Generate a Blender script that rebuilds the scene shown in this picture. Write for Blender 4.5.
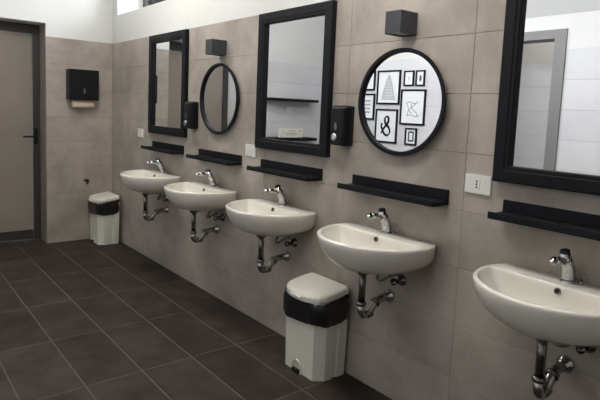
import bpy, math, random
from mathutils import Matrix, Vector
random.seed(7)
S = bpy.context.scene
for o in list(bpy.data.objects): bpy.data.objects.remove(o)
COL = S.collection

# ------------------------------------------------------------------ camera
YAW, PIT, ROL, FPX = 0.67828, -0.105006, 0.0425275, 540.487
fw = Vector((math.sin(YAW)*math.cos(PIT), math.cos(YAW)*math.cos(PIT), math.sin(PIT)))
rt = fw.cross(Vector((0, 0, 1))).normalized(); up = rt.cross(fw)
R_ = rt*math.cos(ROL) + up*math.sin(ROL); U_ = up*math.cos(ROL) - rt*math.sin(ROL)
cd = bpy.data.cameras.new('camera'); cam = bpy.data.objects.new('camera', cd); COL.objects.link(cam)
m = Matrix((R_, U_, -fw)).transposed().to_4x4(); m.translation = Vector((-1.98688, 0, 1.39765))
cam.matrix_world = m
cd.sensor_fit = 'HORIZONTAL'; cd.sensor_width = 36; cd.lens = FPX/600*36
cd.shift_y = (168.19-200)/600; cd.clip_start = .02
S.camera = cam

# ------------------------------------------------------------------ sky and daylight
wd = bpy.data.worlds.new('overcast_sky'); S.world = wd; wd.use_nodes = True
bg = wd.node_tree.nodes['Background']
bg.inputs['Color'].default_value = (.90, .935, 1.0, 1); bg.inputs['Strength'].default_value = 5.0
S.view_settings.view_transform = 'Standard'; S.view_settings.look = 'None'
S.view_settings.gamma = 1; S.view_settings.use_curve_mapping = False
S.view_settings.exposure = 1.44

# geometry of the room
YB = 5.588                     # back wall
WX = -2.585                    # opposite wall
Y0 = -1.5                      # wall behind the camera
ZC = 2.95                      # ceiling
SILL, HEAD, WY0, WY1 = 2.27, 2.85, 0.35, 5.46   # high window strip above the basins
pl = bpy.data.lights.new('window_portal', 'AREA'); pl.shape = 'RECTANGLE'
pl.size = WY1-WY0; pl.size_y = HEAD-SILL; pl.cycles.is_portal = True
po = bpy.data.objects.new('window_portal', pl); COL.objects.link(po)
po.location = (.31, (WY0+WY1)/2, (SILL+HEAD)/2)
po.rotation_euler = Matrix(((0, 0, 1), (1, 0, 0), (0, 1, 0))).to_euler()   # local x along y, looks to -x

# ------------------------------------------------------------------ materials
MATS = {}
def mat(name, col, rough=.5, metal=0., noise=None, spec=.5, rand=0., bump=0., coat=0.):
    """noise = (scale, colour2, detail): base colour mixed with a second colour by world-space noise"""
    mt = bpy.data.materials.new(name); mt.use_nodes = True; MATS[name] = mt
    nt = mt.node_tree; b = nt.nodes['Principled BSDF']
    b.inputs['Roughness'].default_value = rough; b.inputs['Metallic'].default_value = metal
    b.inputs['Specular IOR Level'].default_value = spec; b.inputs['Coat Weight'].default_value = coat
    c = (*col, 1)
    b.inputs['Base Color'].default_value = c
    out = None
    if noise:
        sc, c2, det = noise
        geo = nt.nodes.new('ShaderNodeNewGeometry'); n = nt.nodes.new('ShaderNodeTexNoise')
        nt.links.new(geo.outputs['Position'], n.inputs['Vector'])
        n.inputs['Scale'].default_value = sc; n.inputs['Detail'].default_value = det; n.inputs['Roughness'].default_value = .62
        rp = nt.nodes.new('ShaderNodeValToRGB'); rp.color_ramp.elements[0].position = .34; rp.color_ramp.elements[1].position = .66
        rp.color_ramp.elements[0].color = c; rp.color_ramp.elements[1].color = (*c2, 1)
        nt.links.new(n.outputs['Fac'], rp.inputs['Fac']); out = rp.outputs['Color']
        if bump:
            bp = nt.nodes.new('ShaderNodeBump'); bp.inputs['Strength'].default_value = bump; bp.inputs['Distance'].default_value = .002
            nt.links.new(n.outputs['Fac'], bp.inputs['Height']); nt.links.new(bp.outputs['Normal'], b.inputs['Normal'])
    if rand and out:
        oi = nt.nodes.new('ShaderNodeObjectInfo'); mr = nt.nodes.new('ShaderNodeMapRange')
        mr.inputs['To Min'].default_value = 1-rand; mr.inputs['To Max'].default_value = 1+rand
        nt.links.new(oi.outputs['Random'], mr.inputs['Value'])
        hs = nt.nodes.new('ShaderNodeHueSaturation'); nt.links.new(out, hs.inputs['Color'])
        nt.links.new(mr.outputs['Result'], hs.inputs['Value']); out = hs.outputs['Color']
    if out: nt.links.new(out, b.inputs['Base Color'])
    return mt
M_tile = mat('wall_tile_stone', (.315, .276, .240), .5, noise=(2.6, (.50, .449, .393), 9), rand=.06)
M_tile_l = mat('wall_tile_pale', (.66, .655, .665), .45, noise=(3., (.71, .705, .715), 6), rand=.03)
M_grout = mat('wall_grout', (.30, .27, .235), .9)
M_grout_l = mat('wall_grout_pale', (.50, .495, .49), .9)
M_floor = mat('floor_tile_slate', (.024, .0175, .014), .55, noise=(4.5, (.058, .044, .036), 8), rand=.14, bump=.15, spec=.25)
M_fgrout = mat('floor_grout', (.13, .115, .10), .9)
M_plaster = mat('white_plaster', (.72, .72, .695), .9, noise=(2., (.75, .75, .725), 4))
M_black = mat('black_lacquer', (.0085, .009, .012), .55, spec=.18)
M_blackp = mat('black_plastic', (.0085, .009, .0115), .38, spec=.25)
M_char = mat('charcoal_metal', (.05, .052, .06), .5)
M_dark = mat('dark_aluminium', (.045, .04, .036), .45)
M_taupe = mat('taupe_door_panel', (.29, .25, .215), .3, noise=(1.2, (.33, .285, .245), 3))
M_jamb_shade = mat('taupe_jamb_shade_side', (.30, .265, .235), .6)
M_grey = mat('grey_door_trim', (.21, .205, .20), .5)
M_ceramic = mat('white_ceramic', (.82, .785, .70), .08, coat=.4)
M_chrome = mat('chrome', (.55, .55, .56), .12, 1.)
M_chromed = mat('dull_chrome', (.24, .225, .21), .25, 1.)
M_trap = mat('tarnished_chrome', (.42, .41, .40), .16, 1.)
M_mirror = mat('mirror_silver', (.93, .94, .95), .0, 1.)
M_bin = mat('cream_plastic', (.78, .765, .67), .42)
M_bag = mat('black_bag_film', (.008, .008, .009), .28, noise=(30, (.014, .014, .015), 3), bump=1.)
M_white = mat('white_plastic', (.80, .80, .76), .35)
M_paper = mat('paper_towel', (.72, .58, .44), .85)
M_art = mat('art_paper', (.85, .86, .88), .8)
M_ink = mat('ink', (.02, .02, .022), .8)
M_pencil = mat('pencil_grey', (.50, .50, .52), .9)
M_sign = mat('cream_card', (.83, .79, .66), .7)
M_hole = mat('hole_black', (.01, .01, .01), .8)
M_grey_lens = mat('smoked_lens', (.16, .165, .175), .25)
M_opal = mat('frosted_diffuser', (.55, .55, .53), .5)
mg = bpy.data.materials.new('window_glass'); mg.use_nodes = True; nt = mg.node_tree
for n in list(nt.nodes):
    if n.type == 'BSDF_PRINCIPLED': nt.nodes.remove(n)
tr = nt.nodes.new('ShaderNodeBsdfTransparent'); gl = nt.nodes.new('ShaderNodeBsdfGlossy'); gl.inputs['Roughness'].default_value = .02
fr = nt.nodes.new('ShaderNodeFresnel'); fr.inputs['IOR'].default_value = 1.3; mx = nt.nodes.new('ShaderNodeMixShader')
nt.links.new(fr.outputs[0], mx.inputs[0]); nt.links.new(tr.outputs[0], mx.inputs[1]); nt.links.new(gl.outputs[0], mx.inputs[2])
nt.links.new(mx.outputs[0], nt.nodes['Material Output'].inputs['Surface']); M_glass = mg

# ------------------------------------------------------------------ mesh helpers
class MB:
    def __init__(s): s.v = []; s.f = []; s.mi = []; s.sm = []
    def add(s, vs, fs, mi=0, sm=False):
        o = len(s.v); s.v += [tuple(p) for p in vs]
        for f in fs: s.f.append([i+o for i in f]); s.mi.append(mi); s.sm.append(sm)
        return s
    def box(s, x0, x1, y0, y1, z0, z1, mi=0):
        return s.add([(x, y, z) for z in (z0, z1) for y in (y0, y1) for x in (x0, x1)],
                     [(0, 2, 3, 1), (4, 5, 7, 6), (0, 1, 5, 4), (2, 6, 7, 3), (0, 4, 6, 2), (1, 3, 7, 5)], mi)
    def rings(s, rs, cap0=True, cap1=True, mi=0, sm=True, closed=True):
        n = len(rs[0]); o = len(s.v)
        for r in rs: s.v += [tuple(p) for p in r]
        for k in range(len(rs)-1):
            for i in range(n if closed else n-1):
                j = (i+1) % n
                s.f.append([o+k*n+i, o+k*n+j, o+(k+1)*n+j, o+(k+1)*n+i]); s.mi.append(mi); s.sm.append(sm)
        if cap0: s.f.append([o+i for i in range(n)][::-1]); s.mi.append(mi); s.sm.append(False)
        if cap1: s.f.append([o+(len(rs)-1)*n+i for i in range(n)]); s.mi.append(mi); s.sm.append(False)
        return s
    def tube(s, pts, rad, n=12, mi=0, cap=True):
        pts = [Vector(p) for p in pts]
        if not isinstance(rad, (list, tuple)): rad = [rad]*len(pts)
        t = (pts[1]-pts[0]).normalized(); a = Vector((0, 0, 1)) if abs(t.z) < .9 else Vector((1, 0, 0))
        u = t.cross(a).normalized(); rs = []
        for k, p in enumerate(pts):
            if k == 0: t = pts[1]-pts[0]
            elif k == len(pts)-1: t = pts[-1]-pts[-2]
            else: t = (pts[k+1]-pts[k]).normalized()+(pts[k]-pts[k-1]).normalized()
            t.normalize(); u = (u-t*u.dot(t)).normalized(); w = t.cross(u)
            rs.append([p+(u*math.cos(2*math.pi*i/n)+w*math.sin(2*math.pi*i/n))*rad[k] for i in range(n)])
        return s.rings(rs, cap, cap, mi)
    def lathe(s, prof, c=(0, 0, 0), ax='z', n=24, mi=0):
        """prof: (radius, height along axis)"""
        rs = []
        for r, h in prof:
            ring = []
            for i in range(n):
                a = 2*math.pi*i/n; p, q = r*math.cos(a), r*math.sin(a)
                v = {'z': (p, q, h), 'x': (h, p, q), 'y': (q, h, p)}[ax]
                ring.append((c[0]+v[0], c[1]+v[1], c[2]+v[2]))
            rs.append(ring)
        return s.rings(rs, True, True, mi)
    def build(s, name, mats, parent=None, loc=None):
        me = bpy.data.meshes.new(name); me.from_pydata(s.v, [], s.f)
        for q in (mats if isinstance(mats, (list, tuple)) else [mats]): me.materials.append(q)
        me.polygons.foreach_set('material_index', s.mi); me.polygons.foreach_set('use_smooth', s.sm)
        import bmesh
        b = bmesh.new(); b.from_mesh(me); bmesh.ops.recalc_face_normals(b, faces=b.faces); b.to_mesh(me); b.free()
        return link(name, me, parent, loc)
def link(name, me, parent=None, loc=None):
    o = bpy.data.objects.new(name, me); COL.objects.link(o)
    if parent: o.parent = parent
    if loc: o.location = loc
    return o
def tag(o, label, cat, group=None, kind=None):
    o['label'] = label; o['category'] = cat
    if group: o['group'] = group
    if kind: o['kind'] = kind
    return o
def empty(name, loc, label, cat, group=None):
    o = bpy.data.objects.new(name, None); COL.objects.link(o); o.location = loc; o.empty_display_size = .05
    return tag(o, label, cat, group)
def bevel(o, w, seg=2):
    b = o.modifiers.new('bevel', 'BEVEL'); b.width = w; b.segments = seg; b.limit_method = 'ANGLE'
    return o
def copy_tree(o, parent=None):
    c = o.copy(); COL.objects.link(c); c.parent = parent
    for ch in list(o.children): copy_tree(ch, c)
    return c
def bez(p0, p1, p2, p3, n=10):
    P = [Vector(p) for p in (p0, p1, p2, p3)]
    return [P[0]*(1-t)**3+P[1]*3*t*(1-t)**2+P[2]*3*t*t*(1-t)+P[3]*t**3 for t in (i/n for i in range(n+1))]

# ------------------------------------------------------------------ tiles, one object each
TM = {}
def tile_mesh(w, h, t, mt):
    key = (round(w, 4), round(h, 4), mt.name)
    if key in TM: return TM[key]
    b = .0015; vs = []
    for (i, z) in ((0, -t), (0, -b), (b, 0)):
        vs += [(-w/2+i, -h/2+i, z), (w/2-i, -h/2+i, z), (w/2-i, h/2-i, z), (-w/2+i, h/2-i, z)]
    fs = [(0, 3, 2, 1)]
    for k in (0, 4):
        for i in range(4): j = (i+1) % 4; fs.append((k+i, k+j, k+4+j, k+4+i))
    fs.append((8, 9, 10, 11))
    me = bpy.data.meshes.new('tile'); me.from_pydata(vs, [], fs); me.materials.append(mt); TM[key] = me
    return me
def tiles(parent, org, U, V, us, vs, mt, gap=.0022, t=.005):
    """tiles between successive lines us x vs on the plane org + u*U + v*V (front face on the plane)"""
    U, V, org = Vector(U), Vector(V), Vector(org); N = U.cross(V)
    rot = Matrix((U, V, N)).transposed().to_4x4()
    for a, b in zip(us, us[1:]):
        for c, d in zip(vs, vs[1:]):
            o = link('tile', tile_mesh(b-a-gap, d-c-gap, t, mt), parent)
            o.matrix_local = Matrix.Translation(org+U*(a+b)/2+V*(c+d)/2) @ rot
def lines(a, b, start, step):
    k = math.ceil((a-start)/step+1e-6); r = [a]
    while start+k*step < b-1e-6: r.append(start+k*step); k += 1
    return r+[b]
ROWS = [i*.25 for i in range(9)]
TW = .7467

# ------------------------------------------------------------------ the setting
# floor
f = MB().box(-3.6, .3, Y0-.2, YB+.4, -.12, -.0015).build('floor', M_fgrout)
tag(f, 'dark brown slate-look tiled floor with paler grout lines', 'floor', kind='structure')
fx = [-.021-.2897*i for i in range(1, 9)]
tiles(f, (0, 0, 0), (1, 0, 0), (0, 1, 0), [WX]+fx[::-1]+[0], lines(Y0, YB, 3.876, .6295), M_floor, gap=.006)
tiles(f, (0, 0, 0), (1, 0, 0), (0, 1, 0), [-3.2, -2.9, WX], lines(4.7, YB, 3.876, .6295), M_floor, gap=.006)
tiles(f, (0, 0, 0), (1, 0, 0), (0, 1, 0), [-1.54, -1.47, -1.18, -.89, -.635], [YB, YB+.28], M_floor, gap=.006)
tiles(f, (0, 0, 0), (1, 0, 0), (0, 1, 0), [-3.45, -3.16, -2.87, WX], [1.9, 2.53, 3.16, 3.5], M_floor, gap=.006)

# basin wall with the high window strip
w = MB()
w.box(.0025, .30, Y0-.2, YB+.4, -.05, 2.0, 0)
w.box(.001, .30, Y0-.2, YB+.4, 2.0, SILL, 1)
w.box(.001, .30, Y0-.2, YB+.4, HEAD, ZC+.1, 1)
w.box(.001, .30, Y0-.2, WY0, SILL, HEAD, 1); w.box(.001, .30, WY1, YB+.4, SILL, HEAD, 1)
wr = w.build('wall_right', [M_grout, M_plaster])
tag(wr, 'basin wall of large beige stone-look tiles under white plaster', 'wall', kind='structure')
tiles(wr, (0, 0, 0), (0, -1, 0), (0, 0, 1), [-y for y in lines(Y0, YB, 1.3435, TW)][::-1], ROWS, M_tile)

# back wall with the deep doorway
DX0, DX1, DZ = -1.54, -.635, 2.122
w = MB(); yb = YB+.28
w.box(DX1, .0025, YB+.0025, yb, -.05, 2.0, 0); w.box(-3.4, DX0, YB+.0025, yb, -.05, 2.0, 0)
w.box(DX1, .001, YB+.001, yb, 2.0, ZC+.1, 1); w.box(-3.4, DX0, YB+.001, yb, 2.0, ZC+.1, 1)
w.box(DX0, DX1, YB+.001, yb, DZ, ZC+.1, 1)
w.box(DX1-.003, DX1, YB, yb, 0, DZ, 2); w.box(DX0, DX0+.003, YB, yb, 0, DZ, 1)  # window light put into the lining colour: right side taupe, left side white
wb = w.build('wall_back', [M_grout, M_plaster, M_jamb_shade])
tag(wb, 'end wall of beige tiles and white plaster with the recessed door', 'wall', kind='structure')
tiles(wb, (0, YB, 0), (1, 0, 0), (0, 0, 1), [DX1, 0], ROWS, M_tile)
tiles(wb, (0, YB, 0), (1, 0, 0), (0, 0, 1), [-3.2, -3.06, -2.34, DX0], ROWS, M_tile_l)

# opposite wall with a doorway (seen in the mirrors)
OY0, OY1, OZ = 2.2, 3.12, 2.169
w = MB()
for a, b in ((Y0-.2, OY0), (OY1, 4.7)):
    w.box(WX-.15, WX-.0025, a, b, -.05, 2.0, 0); w.box(WX-.15, WX-.001, a, b, 2.0, 2.6, 1)
w.box(WX-.15, WX-.001, OY0, OY1, OZ, 2.6, 1)
wl = w.build('wall_left', [M_grout_l, M_plaster])
tag(wl, 'pale tiled wall facing the basins, seen in the mirrors', 'wall', kind='structure')
tiles(wl, (WX, 0, 0), (0, 1, 0), (0, 0, 1), lines(Y0, OY0, OY0, TW), ROWS, M_tile_l)
tiles(wl, (WX, 0, 0), (0, 1, 0), (0, 0, 1), lines(OY1, 4.7, 4.7, TW), ROWS, M_tile_l)
# alcove at the far end and the small side room behind the doorway
w = MB(); w.box(-3.35, -3.2045, 4.5, YB+.1, -.05, 2.0, 0); w.box(-3.35, -3.201, 4.5, YB+.1, 2.0, ZC+.1, 1)
w.box(-3.3, WX-.15, 4.6, 4.70, -.05, ZC+.1, 1)
wa = w.build('wall_alcove', [M_grout_l, M_plaster])
tag(wa, 'pale tiled alcove wall at the far end, opposite the basins', 'wall', kind='structure')
tiles(wa, (-3.2, 0, 0), (0, 1, 0), (0, 0, 1), [4.7, 5.1, YB], ROWS, M_tile_l)
w = MB(); w.box(-3.6, -3.4545, 1.7, 3.7, -.05, 2.0, 0); w.box(-3.6, -3.451, 1.7, 3.7, 2.0, 2.6, 1)
w.box(-3.5, WX-.15, 1.75, 1.9, -.05, 2.6, 1); w.box(-3.5, WX-.15, 3.5, 3.65, -.05, 2.6, 1); w.box(-3.6, WX-.1, 1.7, 3.7, 2.5, 2.62, 1)
ws = w.build('wall_side_room', [M_grout_l, M_plaster])
tag(ws, 'pale tiled wall of the side room behind the grey door frame', 'wall', kind='structure')
tiles(ws, (-3.45, 0, 0), (0, 1, 0), (0, 0, 1), [1.9, 2.65, 3.5], ROWS, M_tile_l)
w = MB().box(-2.9, .2, Y0-.2, Y0, -.05, ZC+.1).build('wall_front', M_plaster)
tag(w, 'white plaster wall behind the camera', 'wall', kind='structure')
# ceiling: flat, with a slope down to the opposite wall
w = MB().box(-3.4, .3, Y0-.2, YB+.3, ZC, ZC+.1)
w.add([(WX-.1, y, z) for y in (Y0, 4.68) for z in (2.29, 2.39)]+[(-2.05, y, z) for y in (Y0, 4.68) for z in (ZC-.02, ZC+.08)],
      [(0, 1, 3, 2), (4, 6, 7, 5), (0, 2, 6, 4), (1, 5, 7, 3), (0, 4, 5, 1), (2, 3, 7, 6)])
w.v[-8:] = [(x if x > -2.2 else WX, y, z) for x, y, z in w.v[-8:]]
c = w.build('ceiling', M_plaster); tag(c, 'white ceiling sloping down to the wall facing the basins', 'ceiling', kind='structure')

# window: dark frame with panes set at the outside of the wall
w = MB(); XF = .272
w.box(XF, XF+.028, WY0, WY1, SILL, SILL+.03); w.box(XF, XF+.028, WY0, WY1, HEAD-.05, HEAD)
posts = [WY1-.05] + [WY1-.025-(WY1-WY0-.05)*k/5-.025 for k in range(1, 5)] + [WY0]
for y in posts: w.box(XF-.01, XF+.028, y, y+.05, SILL, HEAD)
wn = w.build('window_1', M_dark); tag(wn, 'long high window strip with dark frame above the basins', 'window', kind='structure')
ps = sorted(posts)
for a, b in zip(ps, ps[1:]): MB().box(XF+.01, XF+.016, a+.05, b, SILL+.03, HEAD-.05).build('pane', M_glass, wn)

# door in the recess
dr = MB(); yd = yb
dr.box(DX1-.068, DX1-.003, yd-.06, yd, 0, DZ-.002); dr.box(DX0+.003, DX0+.068, yd-.06, yd, 0, DZ-.002); dr.box(DX0+.068, DX1-.068, yd-.06, yd, DZ-.092, DZ-.002)
d1 = dr.build('door_1', M_dark); tag(d1, 'taupe panel door with dark frame deep in the end wall', 'door', kind='structure')
lf = MB().box(DX0+.07, DX1-.07, yd-.035, yd-.005, .004, DZ-.094).build('door_leaf', M_taupe, d1)
MB().box(DX0+.07, DX1-.07, yd-.045, yd-.036, .004, .10).build('bottom_rail', M_dark, lf)
h = MB().box(DX1-.062, DX1-.03, yd-.068, yd-.0605, .96, 1.12).tube([(DX1-.045, yd-.066, 1.04), (DX1-.045, yd-.11, 1.04), (DX1-.06, yd-.12, 1.04), (DX1-.17, yd-.12, 1.04)], .009).build('door_handle', M_black, d1)
MB().box(DX0+.01, DX1-.01, YB+.215, YB+.225, 0.0005, .004).build('threshold', M_chrome, d1)
# door frame on the opposite wall
d2 = MB()
for a in (OY0, OY1-.095): d2.box(WX-.17, WX+.02, a, a+.095, 0, OZ)
d2.box(WX-.17, WX+.02, OY0+.095, OY1-.095, OZ-.075, OZ)
d2 = d2.build('door_2', M_grey); tag(d2, 'grey door frame of the open doorway reflected in the nearest mirror', 'door frame', kind='structure')

# ------------------------------------------------------------------ added ceiling lamps, out of view, to brighten basin wall and side room
M_fill_lamp = mat('fill_diffuser', (.9, .9, .88), .5)
bl = M_fill_lamp.node_tree.nodes['Principled BSDF']; bl.inputs['Emission Color'].default_value = (1, .96, .90, 1); bl.inputs['Emission Strength'].default_value = 11.5
def make_fill_lamp(label):
    root = empty('fill_lamp', (0, 0, 0), label, 'lamp', 'added linear fill lamps')
    bevel(MB().box(-.09, .09, -.64, .64, -.035, -.0005).build('housing', M_white, root), .004, 1)
    MB().rings([[(x, y, z) for x, y in rrect(.075, .62, .03, 3)] for z in (-.0355, -.06)]+[[(x, y, -.07) for x, y in rrect(.06, .605, .03, 3)]]).build('diffuser', M_fill_lamp, root)
    return root
def rrect(w2, h2, r, n=5):
    out = []
    for sx, sy, a0 in ((1, 1, 0), (-1, 1, 90), (-1, -1, 180), (1, -1, 270)):
        for k in range(n+1):
            a = math.radians(a0+90*k/n); out.append((sx*(w2-r)+r*math.cos(a), sy*(h2-r)+r*math.sin(a)))
    return out
c0 = make_fill_lamp('added white linear fill lamp over the far basins, out of view'); c0.location = (-.85, 3.9, ZC)
c1 = copy_tree(c0); c1.location = (-.85, 1.6, ZC); c1['label'] = 'added white linear fill lamp over the near basins, out of view'
c2 = copy_tree(c0); c2.scale = (.6, .25, .6)  # smaller, dimmer lamp added to lift the dark side room
for ch in c2.children:
    if ch.name.startswith('diffuser'):
        ch.data = ch.data.copy(); md = M_fill_lamp.copy(); md.name = 'dim_fill_diffuser'; ch.data.materials[0] = md
        md.node_tree.nodes['Principled BSDF'].inputs['Emission Strength'].default_value = 9
c2.location = (-3.0, 2.7, 2.5); c2['label'] = 'added white linear fill lamp in the side room, out of view'

# ------------------------------------------------------------------ washbasins
def basin_outline(th):            # outer rim in plan: (across, out from the wall)
    return .292*math.cos(th), .11+(.285 if math.sin(th) > 0 else .245)*math.sin(th)
NB = 72; CB = (0, .235)
def polar(poly):
    """radius of a polygon around CB for NB angles"""
    out = []
    for k in range(NB):
        a = 2*math.pi*k/NB; dx, dy = math.cos(a), math.sin(a); best = 0
        for (x1, y1), (x2, y2) in zip(poly, poly[1:]+poly[:1]):
            ex, ey = x2-x1, y2-y1; den = dx*ey-dy*ex
            if abs(den) < 1e-12: continue
            px, py = x1-CB[0], y1-CB[1]; t = (px*ey-py*ex)/den; u = (px*dy-py*dx)/den
            if t > 0 and -1e-9 <= u <= 1+1e-9: best = max(best, t)
        out.append(best)
    return out
po_ = [basin_outline(2*math.pi*k/400) for k in range(400)]
R_out = polar([(x, max(d, 0.001)) for x, d in po_])
pi_ = []
for k in range(400):
    t = 2*math.pi*k/400; x = .268*math.cos(t); d = .125+(.248 if math.sin(t) > 0 else .09)*math.sin(t)
    pi_.append((x, max(d, .115)))
R_in = polar(pi_)
def ring(R, s, z, sb=None, cen=CB, off=0.):
    """scaled ring; sb scales the part behind the centre towards the wall"""
    out = []
    for k in range(NB):
        a = 2*math.pi*k/NB; r = R[k]-off
        x = r*math.cos(a)*s; d = r*math.sin(a)*(s if (math.sin(a) > 0 or sb is None) else sb)
        d += cen[1]; out.append((-max(d, .0008), x, z))
    return out
def make_basin(label):
    root = empty('washbasin', (0, 0, 0), label, 'washbasin', 'washbasins along the tiled wall')
    b = MB(); c2 = (0, .205)
    prof = [(.10, .1, .652), (.25, .35, .654), (.44, .62, .661), (.62, .84, .674), (.78, .97, .695), (.885, 1., .720), (.945, 1., .746), (.978, 1., .774), (.994, 1., .802), (1., 1., .819), (.997, 1., .826)]
    rs = []
    for s, sb, z in prof:
        t = min(1, (z-.652)/.15); z = .83-(.83-z)*.87; cen = (0, .205+(.03)*t)
        rs.append(ring(R_out, s, z, sb, cen))
    rs.append(ring(R_out, 1, .830, off=.006)); rs.append(ring(R_out, 1, .831, off=.012))
    rs.append(ring(R_in, 1, .831, off=-.007)); rs.append(ring(R_in, 1, .830, off=-.003)); rs.append(ring(R_in, 1, .826)); rs.append(ring(R_in, .985, .815))
    for s, z in ((.96, .802), (.91, .778), (.82, .752), (.68, .732), (.5, .718), (.3, .711), (.12, .709)): rs.append(ring(R_in, s, z, s**.7))
    b.rings(rs, True, True); bowl = b.build('bowl', M_ceramic, root)
    MB().lathe([(.0, .7095), (.021, .7095), (.021, .7125), (.012, .715), (0, .715)], (-.235, 0, 0)).build('drain_plug', M_chrome, bowl)
    MB().lathe([(.0, -.006), (.012, -.006), (.012, 0), (.0085, .0015), (.0085, -.002), (0, -.002)], (0, 0, 0), 'x', 16).build('overflow_ring', M_chromed, bowl, (-.123, 0, .812)).rotation_euler = (0, math.radians(200), 0)
    o = MB().lathe([(0, 0), (.0085, 0), (.0085, .001), (0, .001)], (0, 0, 0), 'x', 16).build('overflow_hole', M_hole, bowl, (-.1245, 0, .812)); o.rotation_euler = (0, math.radians(20), 0)
    # push tap
    t = MB().lathe([(.027, .830), (.027, .836), (.0235, .84), (.0235, .842)], (-.047, 0, 0))
    t.tube([(-.047, 0, .838), (-.049, 0, .862), (-.056, 0, .888), (-.068, 0, .905), (-.082, 0, .921)], [.0245, .024, .0235, .0225, .021], 18)
    tap = t.build('faucet', M_chrome, root)
    MB().tube([(-.07, 0, .903), (-.10, 0, .917), (-.135, 0, .925), (-.163, 0, .926)], [.0125, .0125, .012, .012], 14).build('spout', M_chrome, tap)
    MB().tube([(-.161, 0, .932), (-.179, 0, .921), (-.182, 0, .913)], [.0115, .0118, .0105], 14).build('aerator', M_chrome, tap)
    n = Vector((-.35, 0, 1)).normalized(); p = Vector((-.081, 0, .918))
    MB().tube([p, p+n*.012, p+n*.0125, p+n*.030], [.0185, .0185, .0175, .0175], 18).build('push_button', M_chrome, tap)
    MB().tube([p+n*.030, p+n*.036, p+n*.039], [.0175, .0175, .012], 18).build('button_cap', M_blackp, tap)
    MB().tube([(-.034, -.038, .831), (-.034, -.038, .842)], .008, 12).tube([(-.034, -.038, .842), (-.03, -.052, .866)], .0022, 8).build('pull_rod', M_chrome, tap)
    # drain trap
    X = -.195
    tr_ = MB().tube([(X, 0, .682), (X, 0, .658), (X, 0, .65)], [.031, .031, .02], 18).tube([(X, 0, .67), (X, 0, .52)], .0165, 16).build('drain_pipe', M_chromed, root)
    MB().tube([(X, 0, .522), (X, 0, .516), (X, 0, .505), (X, 0, .50)], [.0175, .024, .024, .019], 16).build('slip_nut', M_chromed, tr_)
    u = [(X, 0, .505)]+[(X+.032-.032*math.cos(a), 0, .478-.030*math.sin(a)) for a in [math.pi*i/12 for i in range(0, 9)]]
    u += bez(u[-1], (X+.075, 0, .468), (X+.085, 0, .505), (X+.12, 0, .508), 8)[1:]
    u += [(-.04, .0, .512), (-.004, .0, .513)]
    MB().tube(u, .0185, 14).build('trap_bend', M_trap, tr_)
    q = bez((X+.048, 0, .453), (X+.06, 0, .452), (X+.07, 0, .455), (X+.078, 0, .46), 3)
    MB().tube([(X+.03, 0, .45), (X+.068, 0, .452)], [.02, .02], 12).build('trap_cap', M_chromed, tr_)
    MB().tube([(X+.088, 0, .495), (X+.102, 0, .503)], .0245, 14).build('slip_nut', M_chromed, tr_)
    MB().lathe([(0, 0), (.033, 0), (.033, .006), (.026, .014), (.021, .016), (.021, .03), (0, .03)], (0, 0, 0), 'x', 20).build('wall_flange', M_chrome, tr_, (-.0005, .0, .513)).rotation_euler = (0, 0, math.pi)
    # supply valve and hose
    v = MB().lathe([(0, 0), (.028, 0), (.027, .005), (.014, .009), (.013, .05), (.016, .052), (.016, .066), (0, .068)], (0, 0, 0), 'x', 18)
    v = v.build('supply_valve', M_chromed, root, (-.0005, -.072, .612)); v.rotation_euler = (0, 0, math.pi)
    MB().tube([(.04, 0, 0), (.04, 0, .02), (.04, 0, .032)], [.011, .011, .0085], 12).build('compression_nut', M_chrome, v)
    hs = bez((-.0405, -.072, .640), (-.041, -.072, .67), (-.09, -.05, .62), (-.09, -.02, .612), 8)+bez((-.09, -.02, .612), (-.09, .03, .60), (-.05, .03, .62), (-.047, .0, .70), 8)[1:]
    MB().tube(hs, .0065, 10).build('supply_hose', M_chromed, root)
    MB().tube([(-.06, -.02, .665), (-.185, -.005, .66)], .006, 8).build('waste_rod', M_chromed, root)
    return root
BY = [.855, 1.721, 2.557, 3.400, 4.250]
BL = ['white washbasin nearest the camera, cut off by the right picture edge',
      'white washbasin under the large round mirror, second from the right',
      'white washbasin in the middle of the row of five, just behind the near pedal bin',
      'white washbasin under the small far round mirror, second from the back',
      'white washbasin farthest from the camera, next to the corner bin']
b0 = make_basin(BL[0])
for i, y in enumerate(BY):
    o = b0 if i == 0 else copy_tree(b0)
    o.location = (0, y, 0); o['label'] = BL[i]

# ------------------------------------------------------------------ wall ledges
LL = ['black picture ledge below the nearest big mirror, cut off at the right edge', 'black wall ledge below the large round mirror',
      'black wall ledge below the middle rectangular mirror', 'black wall ledge below the small far round mirror',
      'black wall ledge below the farthest rectangular mirror']
def make_ledge():
    root = empty('wall_ledge', (0, 0, 0), LL[0], 'shelf', 'black ledges above the basins')
    bevel(MB().box(-.012, -.0003, -.299, .299, 1.0345, 1.082).build('back_plate', M_black, root), .0012, 1)
    bevel(MB().box(-.117, -.0003, -.299, .299, 1.015, 1.034).build('shelf_board', M_black, root), .0012, 1)
    bevel(MB().box(-.117, -.107, -.299, .299, 1.0345, 1.042).build('front_lip', M_black, root), .001, 1)
    return root
l0 = make_ledge()
for i, y in enumerate([.852, 1.714, 2.560, 3.396, 4.256]):
    o = l0 if i == 0 else copy_tree(l0)
    o.location = (0, y, 0); o['label'] = LL[i]

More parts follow.
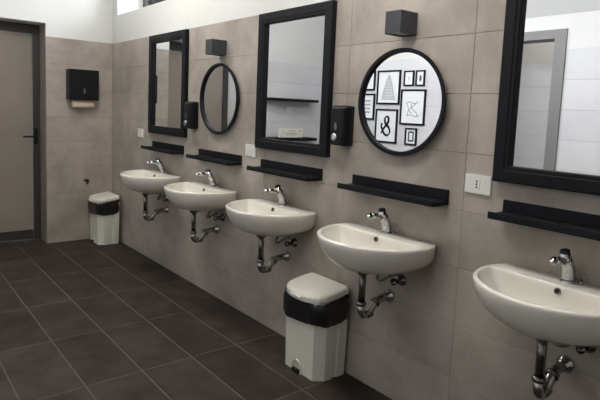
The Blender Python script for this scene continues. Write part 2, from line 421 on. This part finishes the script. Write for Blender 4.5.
# ------------------------------------------------------------------ mirrors
def make_rect_mirror(label):
    root = empty('framed_mirror', (0, 0, 1.573), label, 'mirror', 'black rectangular mirrors')
    W2, H2, fwid = .349, .42, .065
    prof = [(0, 0), (0, .029), (.004, .033), (.046, .033), (.049, .030), (fwid-.003, .030), (fwid, .027), (fwid, 0)]   # inwards, out from wall
    rs = []
    for sy, sz in ((-1, -1), (1, -1), (1, 1), (-1, 1)):
        rs.append([(-.0005-d, sy*(W2-i), sz*(H2-i)) for i, d in prof])
    MB().rings(rs+[rs[0]], False, False, sm=False).build('frame', M_black, root)
    MB().box(-.0095, -.003, -W2+fwid-.004, W2-fwid+.004, -H2+fwid-.004, H2-fwid+.004).build('mirror_glass', M_mirror, root)
    return root
RL = ['large black-framed rectangular mirror nearest the camera, cut off at the right', 'black-framed rectangular mirror in the middle of the wall, reflecting a dark shelf',
      'black-framed rectangular mirror farthest away, near the corner']
m0 = make_rect_mirror(RL[0])
for i, y in enumerate([.848, 2.556, 4.256]):
    o = m0 if i == 0 else copy_tree(m0)
    o.location = (0, y, 1.573); o['label'] = RL[i]
def make_round_mirror(label):
    root = empty('round_mirror', (0, 0, 0), label, 'mirror', 'black round mirrors')
    rs = []; n = 72
    for r, d in ((.236, 0), (.240, .008), (.2525, .026), (.2515, .029), (.234, .029), (.2325, .027), (.232, .012)):
        rs.append([(-.0005-d, (r*1.057 if r > .2335 else r*1.075)*math.cos(2*math.pi*k/n), r*math.sin(2*math.pi*k/n)) for k in range(n)])
    MB().rings(rs, False, False, sm=False).build('frame', M_black, root)
    MB().lathe([(0, -.004), (.2325, -.004), (.2325, -.015), (0, -.015)], (0, 0, 0), 'x', n).build('mirror_glass', M_mirror, root).scale = (1, 1.075, 1)
    for p in root.children[1].data.polygons: p.use_smooth = False
    return root
r0 = make_round_mirror('large round black-rimmed mirror reflecting framed pictures')
r0.location = (0, 1.715, 1.459)
r1 = copy_tree(r0); r1.location = (0, 3.398, 1.459); r1['label'] = 'small-looking far round black-rimmed mirror between two rectangular mirrors'

# ------------------------------------------------------------------ sconces
def make_sconce(label):
    root = empty('wall_sconce', (0, 0, 0), label, 'lamp', 'cube wall sconces')
    b = MB(); hw, d, z0, z1, t = .046, .115, 1.765, 1.866, .004
    b.box(-d, -d+t, -hw, hw, z0, z1); b.box(-t, -.0005, -hw, hw, z0, z1)
    b.box(-d+t, -t, -hw, -hw+t, z0, z1); b.box(-d+t, -t, hw-t, hw, z0, z1)
    b.build('housing', M_char, root)
    for z in (z0+.006, z1-.010): MB().box(-d+t+.0005, -t-.0005, -hw+t+.0005, hw-t-.0005, z, z+.004).build('diffuser', M_opal, root)
    return root
s0 = make_sconce('charcoal cube wall lamp above the large round mirror'); s0.location = (0, 1.700, 0)
s1 = copy_tree(s0); s1.location = (0, 3.388, 0); s1['label'] = 'charcoal cube wall lamp above the far round mirror'

# ------------------------------------------------------------------ soap dispensers
def rrect(w2, h2, r, n=5):
    out = []
    for sx, sy, a0 in ((1, 1, 0), (-1, 1, 90), (-1, -1, 180), (1, -1, 270)):
        for k in range(n+1):
            a = math.radians(a0+90*k/n); out.append((sx*(w2-r)+r*math.cos(a), sy*(h2-r)+r*math.sin(a)))
    return out
def make_soap(label):
    root = empty('soap_dispenser', (0, 0, 0), label, 'soap dispenser', 'black soap dispensers')
    rs = []
    for x, w2, h2, zc, r in ((0.0005, .056, .104, 1.332, .012), (.03, .057, .105, 1.332, .014), (.058, .054, .104, 1.331, .018), (.071, .045, .097, 1.328, .018), (.074, .037, .09, 1.328, .015)):
        rs.append([(-x, y, zc+z) for y, z in rrect(w2, h2, r)])
    b = MB().rings(rs).build('casing', M_blackp, root)
    MB().lathe([(0, 0), (.022, 0), (.022, .005), (.016, .008), (0, .008)], (0, 0, 0), 'x', 20).build('push_knob', M_chrome, root, (-.0735, .011, 1.270)).rotation_euler = (0, 0, math.pi)
    tear = [(math.sin(t)*.012*(1-.45*(math.cos(t)+1)/2), .021*math.cos(t)) for t in [2*math.pi*k/20 for k in range(20)]]
    MB().rings([[(-x, .004+y, 1.328+z) for y, z in tear] for x in (.0735, .0752)]).build('level_window', M_grey_lens, root)
    return root
d0 = make_soap('black soap dispenser right of the middle rectangular mirror'); d0.location = (0, 2.090, 0)
d1_ = copy_tree(d0); d1_.location = (0, 3.786, 0); d1_['label'] = 'black soap dispenser between the farthest rectangular mirror and the far round mirror'

# ------------------------------------------------------------------ sockets
def make_socket(label, kind):
    root = empty('wall_socket', (0, 0, 0), label, 'socket', 'white wall plates')
    bevel(MB().box(-.009, -.0005, -.061, .061, -.0395, .0395).build('plate', M_white, root), .002)
    if kind == 'outlet':
        MB().box(-.0105, -.0091, -.034, .034, -.0225, .0225).build('insert', M_white, root)
        for k in (-1, 0, 1): MB().lathe([(0, 0), (.0042, 0), (.0042, .0006), (0, .0006)], (-.0112, .003, k*.0125), 'x', 12).build('pin_hole', M_hole, root)
        MB().box(-.011, -.0106, -.013, -.0118, -.0225, .0225).build('module_joint', M_char, root)
    else:
        for k in (-1, 0, 1): bevel(MB().box(-.0115, -.0091, k*.0225-.0106, k*.0225+.0106, -.0225, .0225).build('rocker', M_white, root), .001, 1)
    return root
make_socket('white power outlet plate beside the nearest rectangular mirror', 'outlet').location = (0, 1.274, 1.126)
s_ = make_socket('white wall plate at the lower left corner of the middle rectangular mirror', 'switch'); s_.location = (0, 2.985, 1.126)
s2 = copy_tree(s_); s2.location = (0, 4.835, 1.136); s2['label'] = 'white wall plate left of the farthest rectangular mirror, near the corner'

# ------------------------------------------------------------------ pedal bins
def make_bin(label):
    root = empty('pedal_bin', (0, 0, 0), label, 'bin', 'cream pedal bins')
    # plan outline: front towards -x, chamfered front corners, ribs at the sides
    def plan(s, ex=0):
        p = [(-.207, -.118), (-.155, -.157), (-.105, -.158), (-.095, -.150), (-.075, -.150), (-.066, -.158), (-.01, -.155),
             (-.005, -.10), (-.005, .10), (-.01, .155), (-.066, .158), (-.075, .150), (-.095, .150), (-.105, .158), (-.155, .157), (-.207, .118)]
        c = (-.10, 0)
        return [(c[0]+(x-c[0])*s*(1.0 if x > c[0] else 1+ex), c[1]+(y-c[1])*s) for x, y in p]
    P0, P1 = plan(.975), plan(1.03, .03)
    b = MB(); rs = []
    for z, t in ((.0005, 0), (.015, .03), (.42, 1)):
        rs.append([(a[0]+(q[0]-a[0])*t, a[1]+(q[1]-a[1])*t, z) for a, q in zip(P0, P1)])
    b.rings(rs, True, True, sm=False); b.build('body', M_bin, root)
    # pedal recess: cream arch rim, dark cavity, pedal
    arch = lambda r, h: [(.0+r*math.cos(a), h+r*math.sin(a)) for a in [math.pi*k/10 for k in range(11)]]
    xf = lambda z: -.2055-.011*z/.42
    y0 = .008
    ri = [(-.032, .001)]+[(-y, z) for y, z in arch(.032, .035)]+[(.032, .001)]
    ro = [(-.038, .001)]+[(-y, z) for y, z in arch(.038, .035)]+[(.038, .001)]
    n = len(ri); mb = MB()
    vs = [(xf(z)-.0005, y0+y, z) for y, z in ri]+[(xf(z)-.0095, y0+y, z) for y, z in ri]+[(xf(z)-.0095, y0+y, z) for y, z in ro]+[(xf(z)-.0005, y0+y, z) for y, z in ro]
    fs = []
    for k in range(3):
        for i in range(n-1): fs.append((k*n+i, k*n+i+1, (k+1)*n+i+1, (k+1)*n+i))
    mb.add(vs, fs); mb.build('pedal_arch', M_bin, root)
    MB().rings([[(xf(z)-.0008, y0+y, z) for y, z in ri[:]], [(xf(z)-.0018, y0+y, z) for y, z in ri]]).build('pedal_recess', M_bin, root)
    bevel(MB().box(-.226, -.2085, y0-.028, y0+.028, .004, .024).build('pedal', M_blackp, root), .003)
    # black liner folded over the rim
    N = 48; rs = []; prof = [(.425, 1.035, 0), (.415, 1.07, 0), (.385, 1.085, .0), (.35, 1.075, .5), (.325, 1.055, 1.)]
    def super_plan(k, s, jit):
        a = 2*math.pi*k/N; c, s_ = math.cos(a), math.sin(a); e = .47
        x = -.104+.112*math.copysign(abs(c)**e, c)*s; y = .162*math.copysign(abs(s_)**e, s_)*s
        return x+jit*c, y+jit*s_
    for z, s, dz in prof:
        rg = []; hi = z > .41
        for k in range(N):
            j = .004*math.sin(k*2.6+z*60)+.003*math.sin(k*1.1+z*25)
            x, y = super_plan(k, s, j)
            x = min(x, -.003)
            a = 2*math.pi*k/N; dro = .022*math.cos(a-math.pi*1.02)+.012*math.sin(a*3)
            rg.append((x, y, .419+(x+.24)*.145-(.006 if z > .42 else .02) if hi else z-dz*dro-dz*.01))
        rs.append(rg)
    MB().rings(rs, False, False).build('bin_liner', M_bag, root)
    # lid: domed, hinge side higher
    rs = []
    def lidplan(s):
        out = []
        pts = [(-.002, -.14), (-.010, -.158), (-.06, -.164), (-.12, -.164), (-.165, -.158), (-.198, -.140), (-.220, -.11), (-.235, -.07), (-.242, -.025), (-.242, .025), (-.235, .07), (-.220, .11), (-.198, .140), (-.165, .158), (-.12, .164), (-.06, .164), (-.010, .158), (-.002, .14)]
        for x, y in pts: out.append((-.12+(x+.12)*s, y*s))
        return out
    def zl(x): return .419+(x+.24)*.145
    for s, dz in ((.95, -.004), (1., -.002), (1., .020), (.985, .028), (.93, .034), (.80, .038), (.4, .042)):
        rs.append([(x, y, zl(x)+dz) for x, y in lidplan(s)])
    bevel(MB().rings(rs, True, True, sm=False).build('lid', M_bin, root), .003, 2)
    MB().box(-.253, -.236, -.045, .045, .431, .440).build('lid_grip', M_bin, root)
    return root
n0 = make_bin('cream pedal bin with black liner standing below the middle basins, nearer the camera'); n0.location = (-.010, 2.140, 0)
n1 = copy_tree(n0); n1.location = (-.033, 5.415, 0); n1['label'] = 'cream pedal bin with black liner in the far corner under the towel dispenser'

# ------------------------------------------------------------------ paper towel dispenser, wall valve
root = empty('towel_dispenser', (-.315, YB, 1.415), 'black paper towel dispenser with a sheet hanging out on the end wall', 'towel dispenser')
w2 = .142
b = MB().rings([[(x, -y, z) for x, z in [(-w2, 0), (w2, 0), (w2, .295), (-w2, .295)]] for y in (.0005, .118)], sm=False).build('casing', M_blackp, root); bevel(b, .008, 3)
MB().rings([[(y*1.6, -x, .09+z*1.5) for y, z in tear_] for tear_ in [[(math.sin(t)*.0085*(1-.45*(math.cos(t)+1)/2), .019*math.cos(t)) for t in [2*math.pi*k/20 for k in range(20)]]] for x in (.117, .1195)]).build('level_window', M_grey_lens, root)
b = MB(); rows = []
for k in range(9):
    z = .004-.076*k/8; y = -.07-.018*math.sin(k/8*2.2)
    rows.append([(x, y+.004*math.sin(x*18), z+.004*x*10*(k/8)) for x in [-.105+.212*i/10 for i in range(11)]])
b.rings(rows, False, False, closed=False); sh = b.build('paper_sheet', M_paper, root)
so = sh.modifiers.new('thickness', 'SOLIDIFY'); so.thickness = .0015
root = empty('wall_valve', (-.264, YB, .612), 'small dark and chrome valve on the end wall above the corner bin', 'valve')
MB().lathe([(0, 0), (.022, 0), (.02, .006), (.011, .009), (.011, .05), (0, .05)], (0, 0, 0), 'y', 16).build('valve_body', M_chrome, root, (0, -.0005, 0)).rotation_euler = (0, 0, math.pi)
MB().tube([(0, -.045, .012), (0, -.045, -.012), (0, -.047, -.035)], [.012, .012, .010], 12).build('outlet', M_chromed, root)
MB().tube([(0, -.05, 0), (0, -.066, 0)], [.013, .013], 12).box(-.045, -.0, -.066, -.058, .004, .014).build('lever', M_blackp, root)

# ------------------------------------------------------------------ picture wall (reflected in the round mirror)
def stroke(mb, pts, w, x):
    """flat ink line on the paper: pts in (y, z)"""
    for (a, b), (c, d) in zip(pts, pts[1:]):
        L = math.hypot(c-a, d-b) or 1; nx, ny = -(d-b)/L*w/2, (c-a)/L*w/2; ex, ey = (c-a)/L*w*.3, (d-b)/L*w*.3
        mb.add([(x, a+nx-ex, b+ny-ey), (x, c+nx+ex, d+ny+ey), (x, c-nx+ex, d-ny+ey), (x, a-nx-ex, b-ny-ey),
                (x+.0004, a+nx-ex, b+ny-ey), (x+.0004, c+nx+ex, d+ny+ey), (x+.0004, c-nx+ex, d-ny+ey), (x+.0004, a-nx-ex, b-ny-ey)],
               [(0, 1, 2, 3), (7, 6, 5, 4), (0, 4, 5, 1), (1, 5, 6, 2), (2, 6, 7, 3), (3, 7, 4, 0)])
def cat(*seg):
    out = []
    for s in seg: out += [(p[0], p[1]) for p in s]
    return out
def bz2(*p): return [(q.x, q.y) for q in bez(*[(a, b, 0) for a, b in p], n=9)]
def picture(y0, y1, z0, z1, label, art, fw_=.018, ink=None):
    root = empty('framed_picture', (WX, (y0+y1)/2, (z0+z1)/2), label, 'picture', 'black framed prints on the wall facing the basins')
    a, b = (y1-y0)/2, (z1-z0)/2; rs = []
    for sy, sz in ((-1, -1), (1, -1), (1, 1), (-1, 1)):
        rs.append([(.0005+d, sy*(a-i), sz*(b-i)) for i, d in ((0, 0), (0, .018), (.002, .02), (fw_-.002, .02), (fw_, .018), (fw_, 0))])
    MB().rings(rs+[rs[0]], False, False, sm=False).build('frame', M_black, root)
    MB().box(.004, .008, -a+fw_-.001, a-fw_+.001, -b+fw_-.001, b-fw_+.001).build('print', M_art, root)
    mb = MB(); art(mb, a-fw_, b-fw_)
    if mb.v: mb.build('drawing', ink or M_ink, root)
    return root
def art_tower(mb, a, b):
    for k in range(16):
        z = -.8*b+1.5*b*k/15; wv = a*(.55*(1-k/15)**.7+.08); stroke(mb, [(-wv, z), (0, z+.006), (wv, z)], .011, .0085)
    stroke(mb, [(-.62*a, -.8*b), (-.3*a, .2*b), (0, .82*b), (.3*a, .2*b), (.62*a, -.8*b)], .006, .0085)
def art_ferns(mb, a, b):
    stroke(mb, [(0, -.5*b), (0, .5*b)], .003, .0085)
    for k in range(4): stroke(mb, [(-.3*a, -.1*b+.15*b*k), (0, -.3*b+.15*b*k), (.3*a, -.1*b+.15*b*k)], .003, .0085)
def art_leaf(mb, a, b):
    for s in (-1, 1): stroke(mb, bz2((0, -.4*b), (s*.45*a, -.2*b), (s*.2*a, .2*b), (0, .45*b)), .008, .0085)
    stroke(mb, [(0, -.5*b), (0, .4*b)], .008, .0085)
def art_lines(mb, a, b):
    stroke(mb, bz2((.6*a, .25*b), (.2*a, .5*b), (-.2*a, .0*b), (-.45*a, .35*b)), .005, .0085)
    stroke(mb, bz2((-.45*a, .35*b), (-.2*a, .1*b), (.5*a, -.1*b), (.45*a, -.5*b)), .005, .0085)
    stroke(mb, bz2((.1*a, .2*b), (.3*a, -.2*b), (-.5*a, -.2*b), (-.45*a, -.6*b)), .005, .0085)
    stroke(mb, bz2((.55*a, -.55*b), (.1*a, -.35*b), (-.1*a, -.7*b), (-.6*a, -.5*b)), .005, .0085)
    stroke(mb, bz2((.6*a, .25*b), (.3*a, .0*b), (.5*a, -.3*b), (0, -.4*b)), .004, .0085)
def art_amp(mb, a, b):
    # seen from the room (y grows to the left): an ampersand and a dot
    P = [(-.50, -.50), (-.2, -.15), (.18, .22), (.22, .52), (.02, .62), (-.16, .45), (-.06, .15), (.30, -.12), (.40, -.42), (.16, -.62), (-.18, -.50), (-.42, -.16), (-.52, -.02)]
    pts = []
    for i in range(len(P)-1):
        p0, p1, p2, p3 = P[max(i-1, 0)], P[i], P[i+1], P[min(i+2, len(P)-1)]
        for t in (0, .25, .5, .75):
            f_ = lambda q: .5*((2*p1[q])+(-p0[q]+p2[q])*t+(2*p0[q]-5*p1[q]+4*p2[q]-p3[q])*t*t+(-p0[q]+3*p1[q]-3*p2[q]+p3[q])*t**3)
            pts.append((-f_(0)*a, f_(1)*b))
    for i, (p, q) in enumerate(zip(pts, pts[1:])): stroke(mb, [p, q], .016+.013*abs(math.sin(i*.19)), .0085)
    stroke(mb, [(.42*a, .12*b), (.50*a, .06*b)], .026, .0085)
def art_jar(mb, a, b):
    stroke(mb, cat(bz2((.2*a, .62*b), (.75*a, .6*b), (.4*a, .2*b), (.45*a, 0)), bz2((.45*a, 0), (.5*a, -.5*b), (.7*a, -.7*b), (0, -.62*b)),
                   bz2((0, -.62*b), (-.7*a, -.7*b), (-.5*a, -.5*b), (-.45*a, 0)), bz2((-.45*a, 0), (-.4*a, .2*b), (-.75*a, .6*b), (-.2*a, .62*b)), [(.2*a, .62*b)]), .016, .0085)
def art_script(mb, a, b):
    for k in range(4):
        z = .5*b-.33*b*k; stroke(mb, [(.5*a-i*.1*a, z+.09*b*math.sin(i*1.9+k)) for i in range(11)], .007, .0085)
picture(3.955, 4.292, 1.515, 1.888, 'upper black framed print with a faint grey tapering sketch, in the round mirror', art_tower, ink=M_pencil)
picture(3.772, 3.907, 1.713, 1.876, 'small black framed print with a faint sprig, left of the leaf print', art_ferns, .015, M_pencil)
picture(3.628, 3.746, 1.711, 1.876, 'small black framed print with a dark leaf mark, top right in the round mirror', art_leaf, .015)
picture(3.600, 3.932, 1.302, 1.678, 'large black framed print with an abstract line drawing, in the round mirror', art_lines)
picture(3.966, 4.290, 1.088, 1.462, 'black framed print of a bold ampersand, lower left in the round mirror', art_amp)
picture(3.688, 3.845, 1.088, 1.270, 'small black framed print of a bold jar outline, lowest in the round mirror', art_jar, .016)
picture(4.320, 4.56, 1.335, 1.632, 'black framed print with script lines at the left rim of the round mirror', art_script)
picture(4.330, 4.56, 1.668, 1.90, 'black framed print at the upper left rim of the round mirror, mostly hidden', art_ferns, ink=M_pencil)

# ------------------------------------------------------------------ shelves on the end wall (reflected in the middle mirror)
def back_shelf(z0, z1, label):
    o = bevel(MB().box(-2.64, -1.90, YB-.20, YB-.0005, z0, z1).build('wall_shelf', M_black), .002, 1)
    return tag(o, label, 'shelf', 'black shelves on the end wall')
back_shelf(1.515, 1.55, 'upper black wall shelf reflected in the middle rectangular mirror')
back_shelf(1.02, 1.058, 'lower black wall shelf carrying a cream sign, reflected in the middle mirror')
root = empty('shelf_sign', (-2.24, YB-.15, 1.0585), 'cream sign with dark lettering standing on the lower reflected shelf', 'sign')
bevel(MB().box(-.185, .185, -.012, .012, 0, .115).build('board', M_sign, root), .003, 1)
mb = MB()
for x0, x1, z, wd_ in ((-.06, .05, .085, .012), (-.09, .09, .052, .016), (-.05, .07, .030, .005), (-.15, -.12, .08, .02), (.11, .15, .08, .006), (.12, .13, .05, .03)):
    mb.box(x0, x1, -.0128, -.0122, z-wd_/2, z+wd_/2)
mb.build('lettering', M_pencil, root)
tag(bevel(MB().box(-2.36, -2.25, YB-.012, YB-.0005, 1.37, 1.46).build('wall_plate', M_white), .002), 'pale wall plate below the upper reflected shelf', 'socket')
